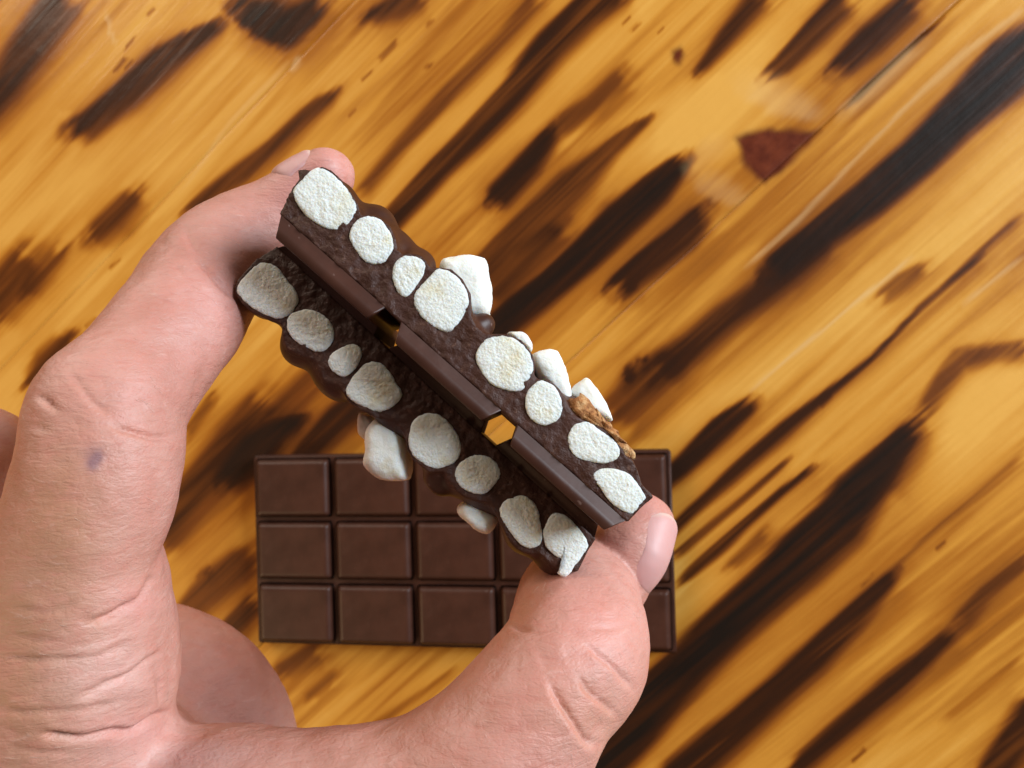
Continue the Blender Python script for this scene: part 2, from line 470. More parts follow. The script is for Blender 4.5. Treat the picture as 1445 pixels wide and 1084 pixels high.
PALE = [([(1050,120,16),(1100,142,20),(1150,158,12)],.42),([(1000,262,16),(1040,280,12)],.30),([(1010,205,16),(975,240,12)],.2),
        ([(1300,60,10),(1230,130,10),(1190,160,10)],.5),([(1289,363,2),(1170,465,2.2),(1060,555,2)],.75),
        ([(1445,18,4),(1368,74,3.5),(1266,170,3),(1196,243,2.5),(1126,310,2.5),(1050,375,2)],.55),([(1445,365,2.5),(1360,430,2.5)],.6),
        ([(152,22,3),(158,45,3),(162,62,2)],.6),([(405,90,4),(330,170,3),(250,270,2)],.35),([(420,85,5),(415,95,4)],.6)]
def burn_field(V):
    C = world2cam(V); px = C[:, 0] / C[:, 2] * FPX + CX; py = C[:, 1] / C[:, 2] * FPX + CY
    a = V[:, :2] @ gd * 100; b = V[:, :2] @ gn * 100
    q = v3(a * .18, b * 1.1)
    wob = fbm(q, 3, 3)                                   # wander across the grain
    wob2 = vnoise(v3(a * .35, b * 9), 11)                # frayed ends along the grain
    gxy = np.array([.72, -.69])
    wx = px + wob * 5 * .69 + wob2 * 4 * gxy[0]; wy = py + wob * 5 * .72 + wob2 * 4 * gxy[1]
    fine = vnoise(v3(a * .5, b * 14), 21); mid = fbm(v3(a * .22, b * 3.2), 3, 31)
    keep = np.ones(len(V))
    def stroke(pts, soft):
        out = np.zeros(len(V)); P = np.array(pts, float)
        lo = P[:, :2].min(0) - 90; hi = P[:, :2].max(0) + 90
        s = np.where((wx > lo[0]) & (wx < hi[0]) & (wy > lo[1]) & (wy < hi[1]))[0]
        if not len(s): return out
        x, y = wx[s], wy[s]; best = np.full(len(s), 9.0); sg = np.zeros(len(s)); fr_ = np.zeros(len(s))
        cum = np.r_[0, np.cumsum(np.hypot(*np.diff(P[:, :2], axis=0).T))]; k = 0
        for p0, p1 in zip(P[:-1], P[1:]):
            d = p1 - p0; L = d[0] ** 2 + d[1] ** 2
            t = np.clip(((x - p0[0]) * d[0] + (y - p0[1]) * d[1]) / L, 0, 1)
            r = np.hypot(x - p0[0] - t * d[0], y - p0[1] - t * d[1]) / (p0[2] + t * d[2])
            cr_ = (d[0] * (y - p0[1]) - d[1] * (x - p0[0])) / math.sqrt(L) / (p0[2] + t * d[2])
            sg = np.where(r < best, cr_, sg)
            fr_ = np.where(r < best, cum[k] + t * (cum[k + 1] - cum[k]), fr_); k += 1
            best = np.minimum(best, r)
        fade = np.minimum(fr_, cum[-1] - fr_) + 5 * fine[s] + 9 * mid[s]
        fade = .25 + .75 * sstep(0, min(.25 * cum[-1], 30), fade + 8)
        best = best + .09 * fine[s] + .16 * mid[s]
        sf = soft * (1.15 - .62 * sstep(-.4, .7, sg))
        out[s] = 1 - sstep(1 - .85 * sf, 1.05 + 1.0 * sf, best)
        out[s] *= fade
        return out
    for pts, dk, soft in ST: keep *= 1 - dk * stroke(pts, soft) * np.clip(.93 + .17 * mid + .10 * fine, .5, 1.05)
    for pts, dk, soft in ST:
        halo = [(p[0] + 5, p[1] + 5, p[2] * 1.55 + 7) for p in pts]
        keep *= 1 - .26 * dk * stroke(halo, 1.0)
    for x, y, r in DASH: keep *= 1 - .38 * stroke([(x + r * 1.6, y - r * 1.6, r * .5), (x - r * 1.6, y + r * 1.6, r * .5)], .9)
    burn = 1 - keep
    base = .16 + .09 * mid + .045 * fine + .18 * fbm(v3(a * .07, b * .35), 3, 41)
    far = ~((px > -60) & (px < 1505) & (py > -60) & (py < 1144))
    ex = sstep(.25, .75, fbm(v3(a * .09, b * .55), 3, 51) + .1) * .85       # the same pattern goes on outside the photo
    burn = np.where(far, np.maximum(burn, ex * sstep(0, 120, np.maximum.reduce([-60 - px, px - 1505, -60 - py, py - 1144]))), burn)
    red = np.zeros(len(V)); pale = np.zeros(len(V))
    for R in RED: red = np.maximum(red, 1 - sstep(-7, 6, poly_sdf(px, py, np.array(R, float)) + 4 * fbm(v3(px / 26, py / 26), 2, 45)))
    for pts, k in PALE: pale = np.maximum(pale, k * stroke(pts, 1.0))
    return np.clip(base * (1 - burn) + burn * .97, 0, 1), red, pale

table = bpy.data.objects.new('table', None); COL.objects.link(table)
tag(table, kind='structure')
def plank(b0, b1):
    def axis(lo, hi, d0, d1, st, cs):
        r = np.r_[np.arange(lo, d0, cs), np.arange(d0, d1, st), np.arange(d1, hi + 1e-6, cs)]
        return np.unique(np.clip(r, lo, hi))
    A = axis(-.75, .75, -.31, .33, .0011, .02)
    nb = int(round((b1 - b0) / .0009)) if (b0 < .27 and b1 > -.27) else 16
    gap = .00006
    Bv = np.linspace(b0 + gap, b1 - gap, nb)
    zt = np.zeros(nb)
    ed = np.minimum(Bv - Bv[0], Bv[-1] - Bv)
    zt = -.00012 * (1 - sstep(0, .0010, ed))
    AA, BB = np.meshgrid(A, Bv, indexing='ij')
    top = np.stack([AA, BB, np.tile(zt, (len(A), 1))], -1).reshape(-1, 3)
    W = np.c_[top[:, :1] * gd + top[:, 1:2] * gn, top[:, 2]]
    na = len(A)
    I = np.arange(na * nb).reshape(na, nb)
    Q = np.stack([I[:-1, :-1], I[1:, :-1], I[1:, 1:], I[:-1, 1:]], -1).reshape(-1, 4)
    # orientation: gd x gn
    if gd[0] * gn[1] - gd[1] * gn[0] < 0: Q = Q[:, ::-1]
    burn, red, pale = burn_field(W)
    rim = np.concatenate([I[:, 0], I[-1, 1:], I[::-1, -1][1:], I[0, ::-1][1:-1]])
    low = top[rim].copy(); low[:, 2] = -.028
    n0 = len(top); k = len(rim); j = np.arange(k)
    side = np.stack([rim, n0 + j, n0 + (j + 1) % k, np.roll(rim, -1)], -1)
    if gd[0] * gn[1] - gd[1] * gn[0] < 0: side = side[:, ::-1]
    V = np.vstack([top, low])
    me = mesh_np('plank', V, np.vstack([Q, side]))
    for nme, arr in (('burn', burn), ('red', red), ('pale', pale)): fattr(me, nme, np.r_[arr, arr[rim]])
    o = link('plank', me, M_WOOD, table)
    o.matrix_local = Matrix(((gd[0], gn[0], 0, 0), (gd[1], gn[1], 0, 0), (0, 0, 1, 0), (0, 0, 0, 1))) if gd[0] * gn[1] - gd[1] * gn[0] > 0 else \
        Matrix(((gd[0], gn[0], 0, 0), (gd[1], gn[1], 0, 0), (0, 0, 1, 0), (0, 0, 0, 1)))
    return o
EDGES = [b_s1 - 2.1 * PW, b_s1 - 1.1 * PW, b_s1, b_s2, b_s2 + 1.7 * PW, b_s2 + 2.7 * PW]
for e0, e1 in zip(EDGES[:-1], EDGES[1:]): plank(e0, e1)

# ------------------------------------------------------------------ chocolate bar lying on the table
def frustum(x0, x1, y0, y1, z0, z1, ix, iy, bev=.0004, segs=2, seed=0):
    bm = bmesh.new()
    r = random.Random(seed)
    lo = [bm.verts.new((x, y, z0)) for x, y in ((x0, y0), (x1, y0), (x1, y1), (x0, y1))]
    hi = [bm.verts.new((x, y, z1 + r.uniform(-1, 1) * .00008)) for x, y in ((x0 + ix, y0 + iy), (x1 - ix, y0 + iy), (x1 - ix, y1 - iy), (x0 + ix, y1 - iy))]
    bm.faces.new(lo[::-1]); bm.faces.new(hi)
    for i in range(4): bm.faces.new((lo[i], lo[(i + 1) % 4], hi[(i + 1) % 4], hi[i]))
    bmesh.ops.bevel(bm, geom=[e for e in bm.edges if any(v in hi for v in e.verts)], offset=bev, segments=segs, affect='EDGES', profile=.6)
    me = bpy.data.meshes.new('square'); bm.to_mesh(me); bm.free(); return me
def wsmooth(o):
    md = o.modifiers.new('wn', 'WEIGHTED_NORMAL'); md.keep_sharp = False
bar = bpy.data.objects.new('chocolate_bar', None); COL.objects.link(bar)
tag(bar, 'whole dark chocolate bar with five by three squares lying on the wooden table', 'chocolate bar')
bar.scale = (1.013, 1.014, 1.0)
w, h = BAR_W * .01, BAR_H * .01
def slab_mesh():
    bm = bmesh.new()
    bmesh.ops.create_cube(bm, size=1)
    for v in bm.verts:
        v.co.x *= w * 1.012; v.co.y *= h * 1.014; v.co.z = .0066 if v.co.z > 0 else 0.0002
        
    bmesh.ops.bevel(bm, geom=bm.edges[:], offset=.0006, segments=2, affect='EDGES')
    me = bpy.data.meshes.new('slab'); bm.to_mesh(me); bm.free(); return me
o = link('slab', slab_mesh(), M_CHOC, bar); wsmooth(o)
sx, sy = w / 5, h / 3
for i in range(5):
    for j in range(3):
        cx, cy = -w / 2 + sx * (i + .5), -h / 2 + sy * (j + .5)
        gx0 = .0004 if i == 0 else .0007; gx1 = .0004 if i == 4 else .0007
        gy0 = .0004 if j == 0 else .0007; gy1 = .0004 if j == 2 else .0007
        me = frustum(-sx / 2 + gx0, sx / 2 - gx1, -sy / 2 + gy0, sy / 2 - gy1, 0, .0027, .0016, .0016, .0011, 4, i * 3 + j)
        o = link('square', me, M_CHOC, bar); o.location = (cx, cy, .00655); wsmooth(o)

# ------------------------------------------------------------------ the two broken pieces in the hand
Wdir = np.array([-.0075, .075, 1.0]); Wdir /= np.linalg.norm(Wdir)
class Frame:
    def __init__(s, p0, p1, depth, flip):
        a = pix(*p0, depth); n = Wdir
        d1 = np.array([(p1[0] - CX) / FPX, (p1[1] - CY) / FPX, 1.0]); b = d1 * (a @ n) / (d1 @ n)
        u = b - a; s.L = np.linalg.norm(u); u /= s.L
        if flip: a, u = b, -u
        s.o, s.u, s.z = a, u, -n
        s.v = np.cross(s.z, s.u)
    def loc(s, px, py, z=0.0):
        """photo point on the plane z (cm, local) -> local x, y"""
        o = s.o + s.z * z; d = np.array([(px - CX) / FPX, (py - CY) / FPX, 1.0])
        P = d * (o @ s.z) / (d @ s.z) - o
        return np.array([P @ s.u, P @ s.v])
    def matrix(s):
        o = cam2world(s.o); a, b, c = dir2world(s.u), dir2world(s.v), dir2world(s.z)
        return Matrix(((a[0], b[0], c[0], o[0]), (a[1], b[1], c[1], o[1]), (a[2], b[2], c[2], o[2]), (0, 0, 0, 1)))
c1 = lambda L: [(320 + x / 4.014, 200 + y / 4.014) for x, y in L]
c2 = lambda L: [(600 + x / 4.014, 330 + y / 4.014) for x, y in L]
c3 = lambda L: [(640 + x / 4.014, 550 + y / 4.014) for x, y in L]
c4 = lambda L: [(400 + x / 4.014, 460 + y / 4.014) for x, y in L]

def cut_disc(fr, pts, seed):
    P = np.array([fr.loc(*p) for p in pts]); P = resample(catmull(P, 8, True), 84)
    c = P.mean(0); nr = 22
    rr = np.linspace(0, 1, nr + 1)[1:]
    jag = 1 + .018 * vnoise(v3(np.cos(np.linspace(0, 6.283, 84, endpoint=False)) * 9, np.sin(np.linspace(0, 6.283, 84, endpoint=False)) * 9, seed))
    V = [np.r_[c, 0.0][None]]; edge = [np.zeros(1)]
    for r in rr:
        q = c + (P - c) * r * (jag[:, None] if r > .9 else 1)
        V.append(np.c_[q, np.full(84, 0.0)]); edge.append(np.full(84, r ** 5))
    V = np.concatenate(V); edge = np.concatenate(edge)
    r = np.r_[0, np.repeat(rr, 84)]
    ang = seed * 1.7
    s = np.stack([V[:, 0] * np.cos(ang) + V[:, 1] * np.sin(ang), -V[:, 0] * np.sin(ang) + V[:, 1] * np.cos(ang)], -1)
    V[:, 2] = .012 + .025 * (1 - r ** 5) + .006 * fbm(v3(s[:, 0] * 7, s[:, 1] * 16, seed * 3.1), 3, 60) * (1 - .4 * r) + .006 * fbm(v3(s[:, 0] * 30, s[:, 1] * 34, seed), 2, 64)
    V[r > .97, 2] -= .03
    back = []
    for sc, z in ((1.0, -.12), (.9, -.3), (.6, -.45)): back.append(np.c_[c + (P - c) * sc, np.full(84, z)])
    V = np.vstack([V] + back); edge = np.r_[edge, np.ones(84 * 3)]
    F = []
    rings = nr + 3
    j = np.arange(84); k = (j + 1) % 84
    Q = np.concatenate([np.stack([1 + i * 84 + j, 1 + (i + 1) * 84 + j, 1 + (i + 1) * 84 + k, 1 + i * 84 + k], -1) for i in range(rings - 1)])
    area2 = np.sum(P[:, 0] * np.roll(P[:, 1], -1) - P[:, 1] * np.roll(P[:, 0], -1))
    T = np.stack([np.zeros(84, int), 1 + j, 1 + k, 1 + k], -1)
    me = bpy.data.meshes.new('marshmallow')
    faces = [(0, 1 + a, 1 + b) for a, b in zip(j, k)] + [tuple(q) for q in Q] + [tuple((1 + (rings - 1) * 84 + j).tolist())]
    if area2 < 0: faces = [f[::-1] for f in faces]
    me.from_pydata([tuple(x) for x in V * .01], [], [tuple(int(i) for i in f) for f in faces]); me.update()
    fattr(me, 'edge', edge)
    return me
def pillow(fr, pts, z, thick, seed, rough=.022, flat=3.4, fine=.006):
    """rounded solid whose outline is pts at local height z, domed on both sides"""
    P = np.array([fr.loc(*p, z) for p in pts]); P = resample(catmull(P, 8, True), 72)
    if np.sum(P[:, 0] * np.roll(P[:, 1], -1) - P[:, 1] * np.roll(P[:, 0], -1)) < 0: P = P[::-1]
    c = P.mean(0); m = 14
    th = np.linspace(math.pi / 2, -math.pi / 2, 2 * m + 1)[1:-1]
    e = 2 / flat
    V = [np.array([[c[0], c[1], z + thick]])]
    for t in th:
        r = abs(math.cos(t)) ** e; zz = math.copysign(abs(math.sin(t)) ** e, math.sin(t))
        V.append(np.c_[c + (P - c) * r, np.full(72, z + zz * thick)])
    V.append(np.array([[c[0], c[1], z - thick]])); V = np.concatenate(V)
    n = V - np.r_[c, z]; n /= np.linalg.norm(n, axis=1, keepdims=True) + 1e-9
    V = V + n * (rough * fbm(V * 3.0 + seed * 5.1, 3, 70) + fine * fbm(V * 16 + seed, 3, 75))[:, None]
    j = np.arange(72); k = (j + 1) % 72; R = len(th)
    faces = [(0, 1 + a, 1 + b) for a, b in zip(j, k)]
    for i in range(R - 1): faces += [(1 + i * 72 + a, 1 + (i + 1) * 72 + a, 1 + (i + 1) * 72 + b, 1 + i * 72 + b) for a, b in zip(j, k)]
    L = 1 + (R - 1) * 72; faces += [(L + b, L + a, 1 + R * 72) for a, b in zip(j, k)]
    me = bpy.data.meshes.new('solid')
    me.from_pydata([tuple(x) for x in V * .01], [], [tuple(int(i) for i in f) for f in faces]); me.update()
    return me
DEPTH = 1.9
def body(fr, outline, bumps, seed, slab_t=.46):
    O = np.array([fr.loc(*p) for p in outline])
    hgt = .026
    lo = np.array([-.35, -.03, -DEPTH - .1]); hi = np.array([fr.L + .35, 1.55, .12])
    n = np.ceil((hi - lo) / hgt).astype(int)
    X = (lo[0] + np.arange(n[0]) * hgt)[:, None, None]; Y = (lo[1] + np.arange(n[1]) * hgt)[None, :, None]; Z = (lo[2] + np.arange(n[2]) * hgt)[None, None, :]
    xs, ys = np.meshgrid(X[:, 0, 0], Y[0, :, 0], indexing='ij')
    d2 = poly_sdf(xs, ys, O)[:, :, None]
    t = np.maximum(-Z - .10, 0)
    F = d2 + .75 * t ** 1.6
    lump = fbm(v3(xs * 0, ys * 0), 1)[:, :, None] * 0
    zx, zz = np.meshgrid(X[:, 0, 0], Z[0, 0, :], indexing='ij')
    lump = (.10 * fbm(v3(zx * 1.5, zz * 1.5, seed), 2, 80))[:, None, :]
    qx = np.abs(X - fr.L / 2) - (fr.L / 2 - .05); qy = Y - slab_t - lump; qz = -Z - DEPTH
    F = smin(F, np.maximum(np.maximum(qx, qy), qz + 0 * X), .10)
    for px, py, dz, r in bumps:
        c = fr.loc(px, py, -dz)
        F = smin(F, np.sqrt((X - c[0]) ** 2 + (Y - c[1]) ** 2 + ((Z + dz) / 1.15) ** 2) - r, .30)
    front = (.018 * fbm(v3(xs * 5, ys * 5, seed), 3, 90) + .012 * fbm(v3(xs * 17, ys * 17, seed), 2, 95))[:, :, None]
    F = np.maximum(F, Z - front)
    F = np.maximum(F, -Y)
    F = np.maximum(F, -Z - DEPTH)
    F = F.astype(np.float32)
    F[0] = F[-1] = 1; F[:, 0] = F[:, -1] = 1; F[:, :, 0] = F[:, :, -1] = 1
    V, Q = surface_nets(F, lo, hgt)
    V = relax(V, Q, 1, .45)
    return mesh_np('body', V * .01, Q)
def piece(name, label, fr, outline, bumps, cuts, wholes, biscuit, seed):
    root = bpy.data.objects.new(name, None); COL.objects.link(root); root.matrix_world = fr.matrix()
    tag(root, label, 'chocolate piece')
    me = body(fr, outline, bumps, seed)
    me.materials.append(M_CHOCB); me.materials.append(M_CHOC)
    nrm = np.zeros(len(me.polygons) * 3); me.polygons.foreach_get('normal', nrm); cen = np.zeros(len(me.polygons) * 3); me.polygons.foreach_get('center', cen)
    idx = np.where((nrm.reshape(-1, 3)[:, 2] > .55) & (cen.reshape(-1, 3)[:, 2] > -.0009), 0, 1)
    me.polygons.foreach_set('material_index', idx.astype(np.int32))
    link('body', me, None, root)
    s = fr.L / 3; H = .30
    for i in range(3):
        gb0 = .03 if i == 0 else .15; gb1 = .03 if i == 2 else .15
        m = frustum((i * s + gb0) * .01, ((i + 1) * s - gb1) * .01, -DEPTH * .01 + .0002, .00003, 0, H * .01, .0013, .0010, .00022, 2, seed * 9 + i)
        # frustum grows along +z: turn it so that it grows along -y of the piece
        o = link('square', m, M_CHOC, root)
        o.matrix_local = Matrix(((1, 0, 0, 0), (0, 0, -1, .0001), (0, 1, 0, 0), (0, 0, 0, 1))); wsmooth(o)
    for k, c in enumerate(cuts): link('marshmallow', cut_disc(fr, c, seed * 20 + k), M_CUT, root)
    for k, (c, z, th) in enumerate(wholes): link('marshmallow', pillow(fr, c, z, th, seed * 31 + k), M_MARSH, root)
    if biscuit:
        o = link('biscuit', pillow(fr, biscuit, -.22, .22, 5, .05, 4.0, .06), M_BISC, root)
        o['label'] = 'golden brown biscuit chunk stuck on the edge'
    return root
U = Frame((393.5, 302), (885, 738), 10.4, False)
Lw = Frame((391, 347), (842, 760), 11.3, True)
u_cuts = [c1([(530,145),(470,165),(430,205),(375,270),(385,330),(430,400),(500,460),(580,500),(640,500),(700,460),(735,400),(735,350),(700,290),(650,230),(590,170)]),
 c1([(800,420),(740,440),(700,490),(695,550),(730,620),(780,680),(830,695),(900,680),(940,620),(945,560),(920,500),(870,440)]),
 c1([(1040,645),(990,650),(950,690),(935,750),(950,820),(985,875),(1030,875),(1080,810),(1120,740),(1125,690),(1090,655)]),
 c1([(1180,725),(1130,780),(1070,850),(1055,910),(1090,980),(1140,1030),(1200,1065),(1260,1080),(1330,1010),(1375,930),(1370,870),(1330,790),(1270,735),(1220,720)]),
 c2([(400,575),(340,595),(300,640),(285,700),(310,780),(370,850),(450,885),(540,895),(590,840),(615,760),(600,690),(560,630),(500,590),(450,575)]),
 c2([(650,830),(600,860),(570,910),(565,970),(590,1040),(640,1080),(700,1085),(760,1050),(780,990),(770,930),(740,870),(700,840)]),
 c3([(740,180),(680,200),(645,260),(650,320),(690,380),(770,410),(850,420),(910,405),(945,370),(930,310),(880,260),(820,220),(780,190)]),
 c3([(860,440),(800,460),(785,490),(830,560),(890,640),(960,690),(1020,700),(1060,650),(1090,610),(1050,540),(1000,480),(930,450)])]
u_whole = [(c2([(95,165),(150,150),(240,135),(320,145),(350,170),(365,280),(375,380),(360,450),(300,480),(230,480),(150,400),(90,250)]), -.75, .42),
 (c2([(290,470),(365,455),(374,480),(366,507),(310,500)]), -1.15, .25),
 (c2([(470,572),(550,568),(590,605),(605,640),(590,665),(530,640)]), -.75, .35),
 (c2([(600,690),(720,665),(760,700),(800,790),(822,880),(820,940),(780,960),(700,900),(620,800)]), -.60, .40),
 (c2([(820,890),(900,825),(950,860),(1010,950),(1052,1045),(1040,1062),(960,1040),(850,960)]), -.85, .38)]
u_bisc = c3([(635,95),(690,65),(740,45),(800,110),(870,190),(940,270),(1000,330),(1032,370),(990,405),(940,380),(900,300),(830,230),(760,180),(690,165)])
u_out = [(393.5,302)] + c1([(340,320),(375,250),(408,215),(400,158),(440,152),(480,160),(540,140),(590,160),(650,215),(700,280),(740,345),(752,390),(760,415),(800,408),(860,420),(925,478),(958,555),(965,610),(990,640),(1040,636),(1100,648),(1132,685),(1150,712),(1210,710),(1275,722),(1335,775),(1382,860),(1385,940)]) \
 + c2([(262,470),(295,530),(335,565),(400,566),(480,568),(545,602),(605,675),(624,740),(618,800),(640,822),(705,826),(755,872),(790,940),(800,970)]) \
 + c3([(640,95),(670,140),(700,165),(780,185),(850,220),(920,280),(950,350),(960,390),(1010,405),(1042,460),(1072,540),(1112,580),(1137,610),(1060,672)]) + [(885,738)]
u_bump = [(528,322,.75,.36),(560,352,.6,.27),(592,376,.5,.25),(683,458,.45,.17),(470,290,.7,.4),(720,520,.8,.4),(790,590,.6,.4),(850,655,.5,.4)]
l_cuts = [c1([(200,680),(150,710),(90,770),(55,830),(80,890),(140,940),(230,990),(310,1005),(370,970),(405,900),(390,840),(340,780),(290,710),(240,685)]),
 c4([(30,-60),(18,-10),(25,30),(70,90),(140,130),(210,150),(270,110),(290,50),(270,-20),(200,-80),(110,-95)]),
 c4([(400,100),(330,120),(270,160),(250,210),(280,260),(340,290),(400,250),(440,190),(445,140)]),
 c4([(500,200),(450,220),(390,290),(350,360),(370,410),(430,450),(500,480),(560,485),(640,440),(675,390),(640,320),(600,250),(550,205)]),
 c4([(830,490),(760,510),(720,570),(705,650),(730,730),(800,790),(880,810),(960,780),(1010,710),(995,630),(950,560),(890,505)]),
 c4([(1100,730),(1030,750),(980,800),(965,850),(1000,910),(1060,945),(1130,955),(1190,910),(1230,850),(1220,790),(1170,745)]),
 c3([(370,595),(300,620),(262,670),(270,730),(320,810),(370,870),(430,900),(490,880),(505,820),(490,740),(485,690),(450,630),(410,600)]),
 c3([(570,695),(530,740),(505,800),(512,860),(530,900),(580,945),(630,975),(610,1020),(590,1045),(640,1060),(690,1000),(740,930),(765,880),(740,820),(690,760),(630,710)])]
l_whole = [(c4([(525,525),(600,515),(660,530),(690,600),(720,740),(715,840),(690,875),(570,878),(460,790),(470,700),(480,600)]), -.55, .42),
 (c4([(440,495),(500,510),(530,560),(490,645),(440,620),(428,560)]), -.85, .3),
 (c3([(50,640),(30,690),(80,750),(150,800),(210,800),(250,750),(240,690),(180,640),(110,630)]), -.55, .36)]
l_out = [(391,347)] + c1([(200,640),(140,690),(60,785),(42,840),(80,900),(150,962),(240,1012),(310,1030)]) \
 + c4([(0,-5),(18,45),(60,108),(130,150),(205,172),(240,220),(262,275),(330,300),(345,370),(365,430),(440,482),(520,512),(610,495),(680,520),(695,600),(698,700),(735,762),(825,822),(915,815),(955,860),(1000,922),(1080,966),(1150,970)]) \
 + c3([(225,640),(248,700),(266,760),(335,850),(400,905),(450,915),(500,905),(520,925),(560,965),(625,990),(700,1025),(810,830)])
l_bump = [(565,590,.45,.34),(690,700,.45,.30),(428,488,.45,.36),(470,520,.45,.34),(486,538,.5,.34),(540,545,.5,.34),(612,672,.35,.16),(622,690,.35,.09),(664,672,.40,.36),(742,750,.45,.36),(785,782,.45,.34),(380,420,.5,.36)]
piece('broken_chocolate_piece', 'upper held chocolate piece with bright white marshmallows and a biscuit chunk on its edge', U, u_out, u_bump, u_cuts, u_whole, u_bisc, 1)
piece('broken_chocolate_piece', 'lower shaded held chocolate piece with cream marshmallows, nearest the palm', Lw, l_out, l_bump, l_cuts, l_whole, None, 2)

# ------------------------------------------------------------------ hand
def pairs(L):
    out = []
    for (ax, ay, bx, by, d, k) in L:
        out.append(((ax + bx) / 2, (ay + by) / 2, math.hypot(ax - bx, ay - by) / 2, d, k))
    return out
INDEX = [(466,245,24,12.75,1.1)] + pairs([(447,212,478,284,12.7,1.05),(420,224,466,292,12.7,1.0),(355,262,430,345,12.75,.9),(290,288,388,402,12.6,.85),(240,325,350,452,12.15,.85),
  (180,405,318,515,11.35,.92),(118,480,275,575,10.6,1.0),(58,545,254,612,10.1,1.0),(40,620,253,662,9.9,1.0),(22,690,240,728,9.8,1.0),(2,750,216,812,9.8,1.0),
  (-20,830,234,868,10.0,1.0),(-50,930,245,950,10.2,1.0),(-80,1010,235,1030,10.4,1.0)])
THUMB = [(40,1330,300,12.2,.9),(180,1240,205,11.0,1.0)] + pairs([(300,1030,330,1290,10.4,1.0),(430,1036,470,1262,10.1,1.0),(545,1023,640,1240,10.0,1.0),(625,975,775,1165,10.1,1.0),
  (688,908,852,1047,10.45,1.0),(716,872,906,968,11.05,1.0),(722,845,908,882,12.0,.95)]) + [(822,838,82,12.8,.95),(860,809,63,13.05,1.05),(888,772,55,13.1,1.2),(906,740,46,13.2,1.1)]
PALM = [(10,1010,205,11.3,1.0),(-20,1140,235,12.0,1.0),(0,1330,350,12.8,.95),(-60,1620,330,13.2,.8)]
CURL = [(40,1260,240,16.6,.5),(197,1072,233,16.8,.5)]
MID = [(-40,655,88,12.8,1.0),(-80,780,110,12.6,1.0),(-110,950,130,12.8,1.0)]
HS = .043
hlo = np.array([-10.6, -4.9, 8.5]); hhi = np.array([3.9, 9.6, 18.6])
hn = np.ceil((hhi - hlo) / HS).astype(int)
GX = (hlo[0] + np.arange(hn[0]) * HS).astype(np.float32); GY = (hlo[1] + np.arange(hn[1]) * HS).astype(np.float32); GZ = (hlo[2] + np.arange(hn[2]) * HS).astype(np.float32)
def limb(stations, marg=.9):
    F = np.full(tuple(hn), 3.0, np.float32)
    S = []
    for cx, cy, hw, d, k in stations: S.append(np.r_[pix(cx, cy, d), hw * .965 / FPX * d, k])
    S = np.array(S); C = catmull(S, 14)
    L = np.r_[0, np.cumsum(np.linalg.norm(np.diff(C[:, :3], axis=0), axis=1))]
    C = np.stack([np.interp(np.arange(0, L[-1], .11), L, C[:, i]) for i in range(5)], -1)
    for x, y, z, r, k in C:
        R = r * max(k, 1) + marg
        i0, i1 = np.searchsorted(GX, (x - R, x + R)); j0, j1 = np.searchsorted(GY, (y - R, y + R)); k0, k1 = np.searchsorted(GZ, (z - R, z + R))
        if i0 >= i1 or j0 >= j1 or k0 >= k1: continue
        d = np.sqrt((GX[i0:i1, None, None] - x) ** 2 + (GY[None, j0:j1, None] - y) ** 2 + ((GZ[None, None, k0:k1] - z) / k) ** 2) - r
        b = F[i0:i1, j0:j1, k0:k1]; np.minimum(b, d, out=b)
    return F
def hand_mesh():
    F = limb(PALM)
    F = smin(F, limb(CURL), .8)
    F = smin(F, limb(MID), .25)
    A = limb(INDEX); B = limb(THUMB)
    A = smin(A, B, .55)
    F = smin(F, A, .30)
    F[0] = F[-1] = 1; F[:, 0] = F[:, -1] = 1; F[:, :, 0] = F[:, :, -1] = 1
    V, Q = surface_nets(F, hlo, HS)
    V = relax(V, Q, 4, .5)
    return V, Q
HV, HQ = hand_mesh()
HN = vnormals(HV, HQ)
if np.mean(np.einsum('ij,ij->i', HN, HV - HV.mean(0))) < 0: HQ = HQ[:, ::-1]; HN = -HN
hp = np.c_[HV[:, 0] / HV[:, 2] * FPX + CX, HV[:, 1] / HV[:, 2] * FPX + CY]
view = HV / np.linalg.norm(HV, axis=1, keepdims=True)
facing = np.clip(-np.einsum('ij,ij->i', HN, view) * 3, 0, 1)
CREASE = [  # photo polyline, depth mm, half width px, farthest distance from the lens cm
 ([(46,552),(67,570),(88,585)],.7,4.2,11),([(93,516),(108,539),(124,560),(139,575),(165,590)],.35,4.2,11),([(38,597),(57,606),(75,608)],.45,4.2,11),
 ([(150,597),(181,609),(220,619),(258,610)],.9,4.2,12),([(274,358),(297,386),(318,410),(345,430)],.7,5.0,13),([(225,812),(212,820),(199,839),(178,856),(157,871),(120,880)],1.0,4.5,12),
 ([(240,918),(217,926),(204,936),(183,952),(147,968),(105,983)],.7,4.2,12),([(250,1005),(223,1009),(189,1032),(157,1031),(113,1041),(52,1036)],1.1,5.0,12),
 ([(190,903),(131,926),(65,932),(0,928)],.45,4.2,12),([(223,945),(226,980),(224,1005)],.6,4.2,12),([(180,985),(120,1000),(40,1003),(0,1000)],.4,4.2,12),
 ([(823,907),(843,923),(865,941),(883,961),(900,979)],.85,4.2,13),([(773,957),(784,982),(798,1004),(814,1029),(829,1049),(848,1050)],.85,4.2,13),
 ([(811,948),(829,975),(847,991),(861,1002),(876,1016)],.5,4.2,13),([(712,878),(735,887),(757,889)],.9,4.2,13),([(825,883),(861,887),(890,884)],.3,4.2,13),
 ([(110,850),(60,862),(10,850)],.3,4.2,12),([(100,905),(40,900),(0,890)],.3,4.2,12),([(120,1060),(60,1062),(0,1052)],.35,4.2,12),
 ([(30,640),(60,652)],.3,4.2,11),([(240,365),(262,395)],.25,4.2,12),([(255,310),(270,345),(296,372)],.4,4.2,13)]
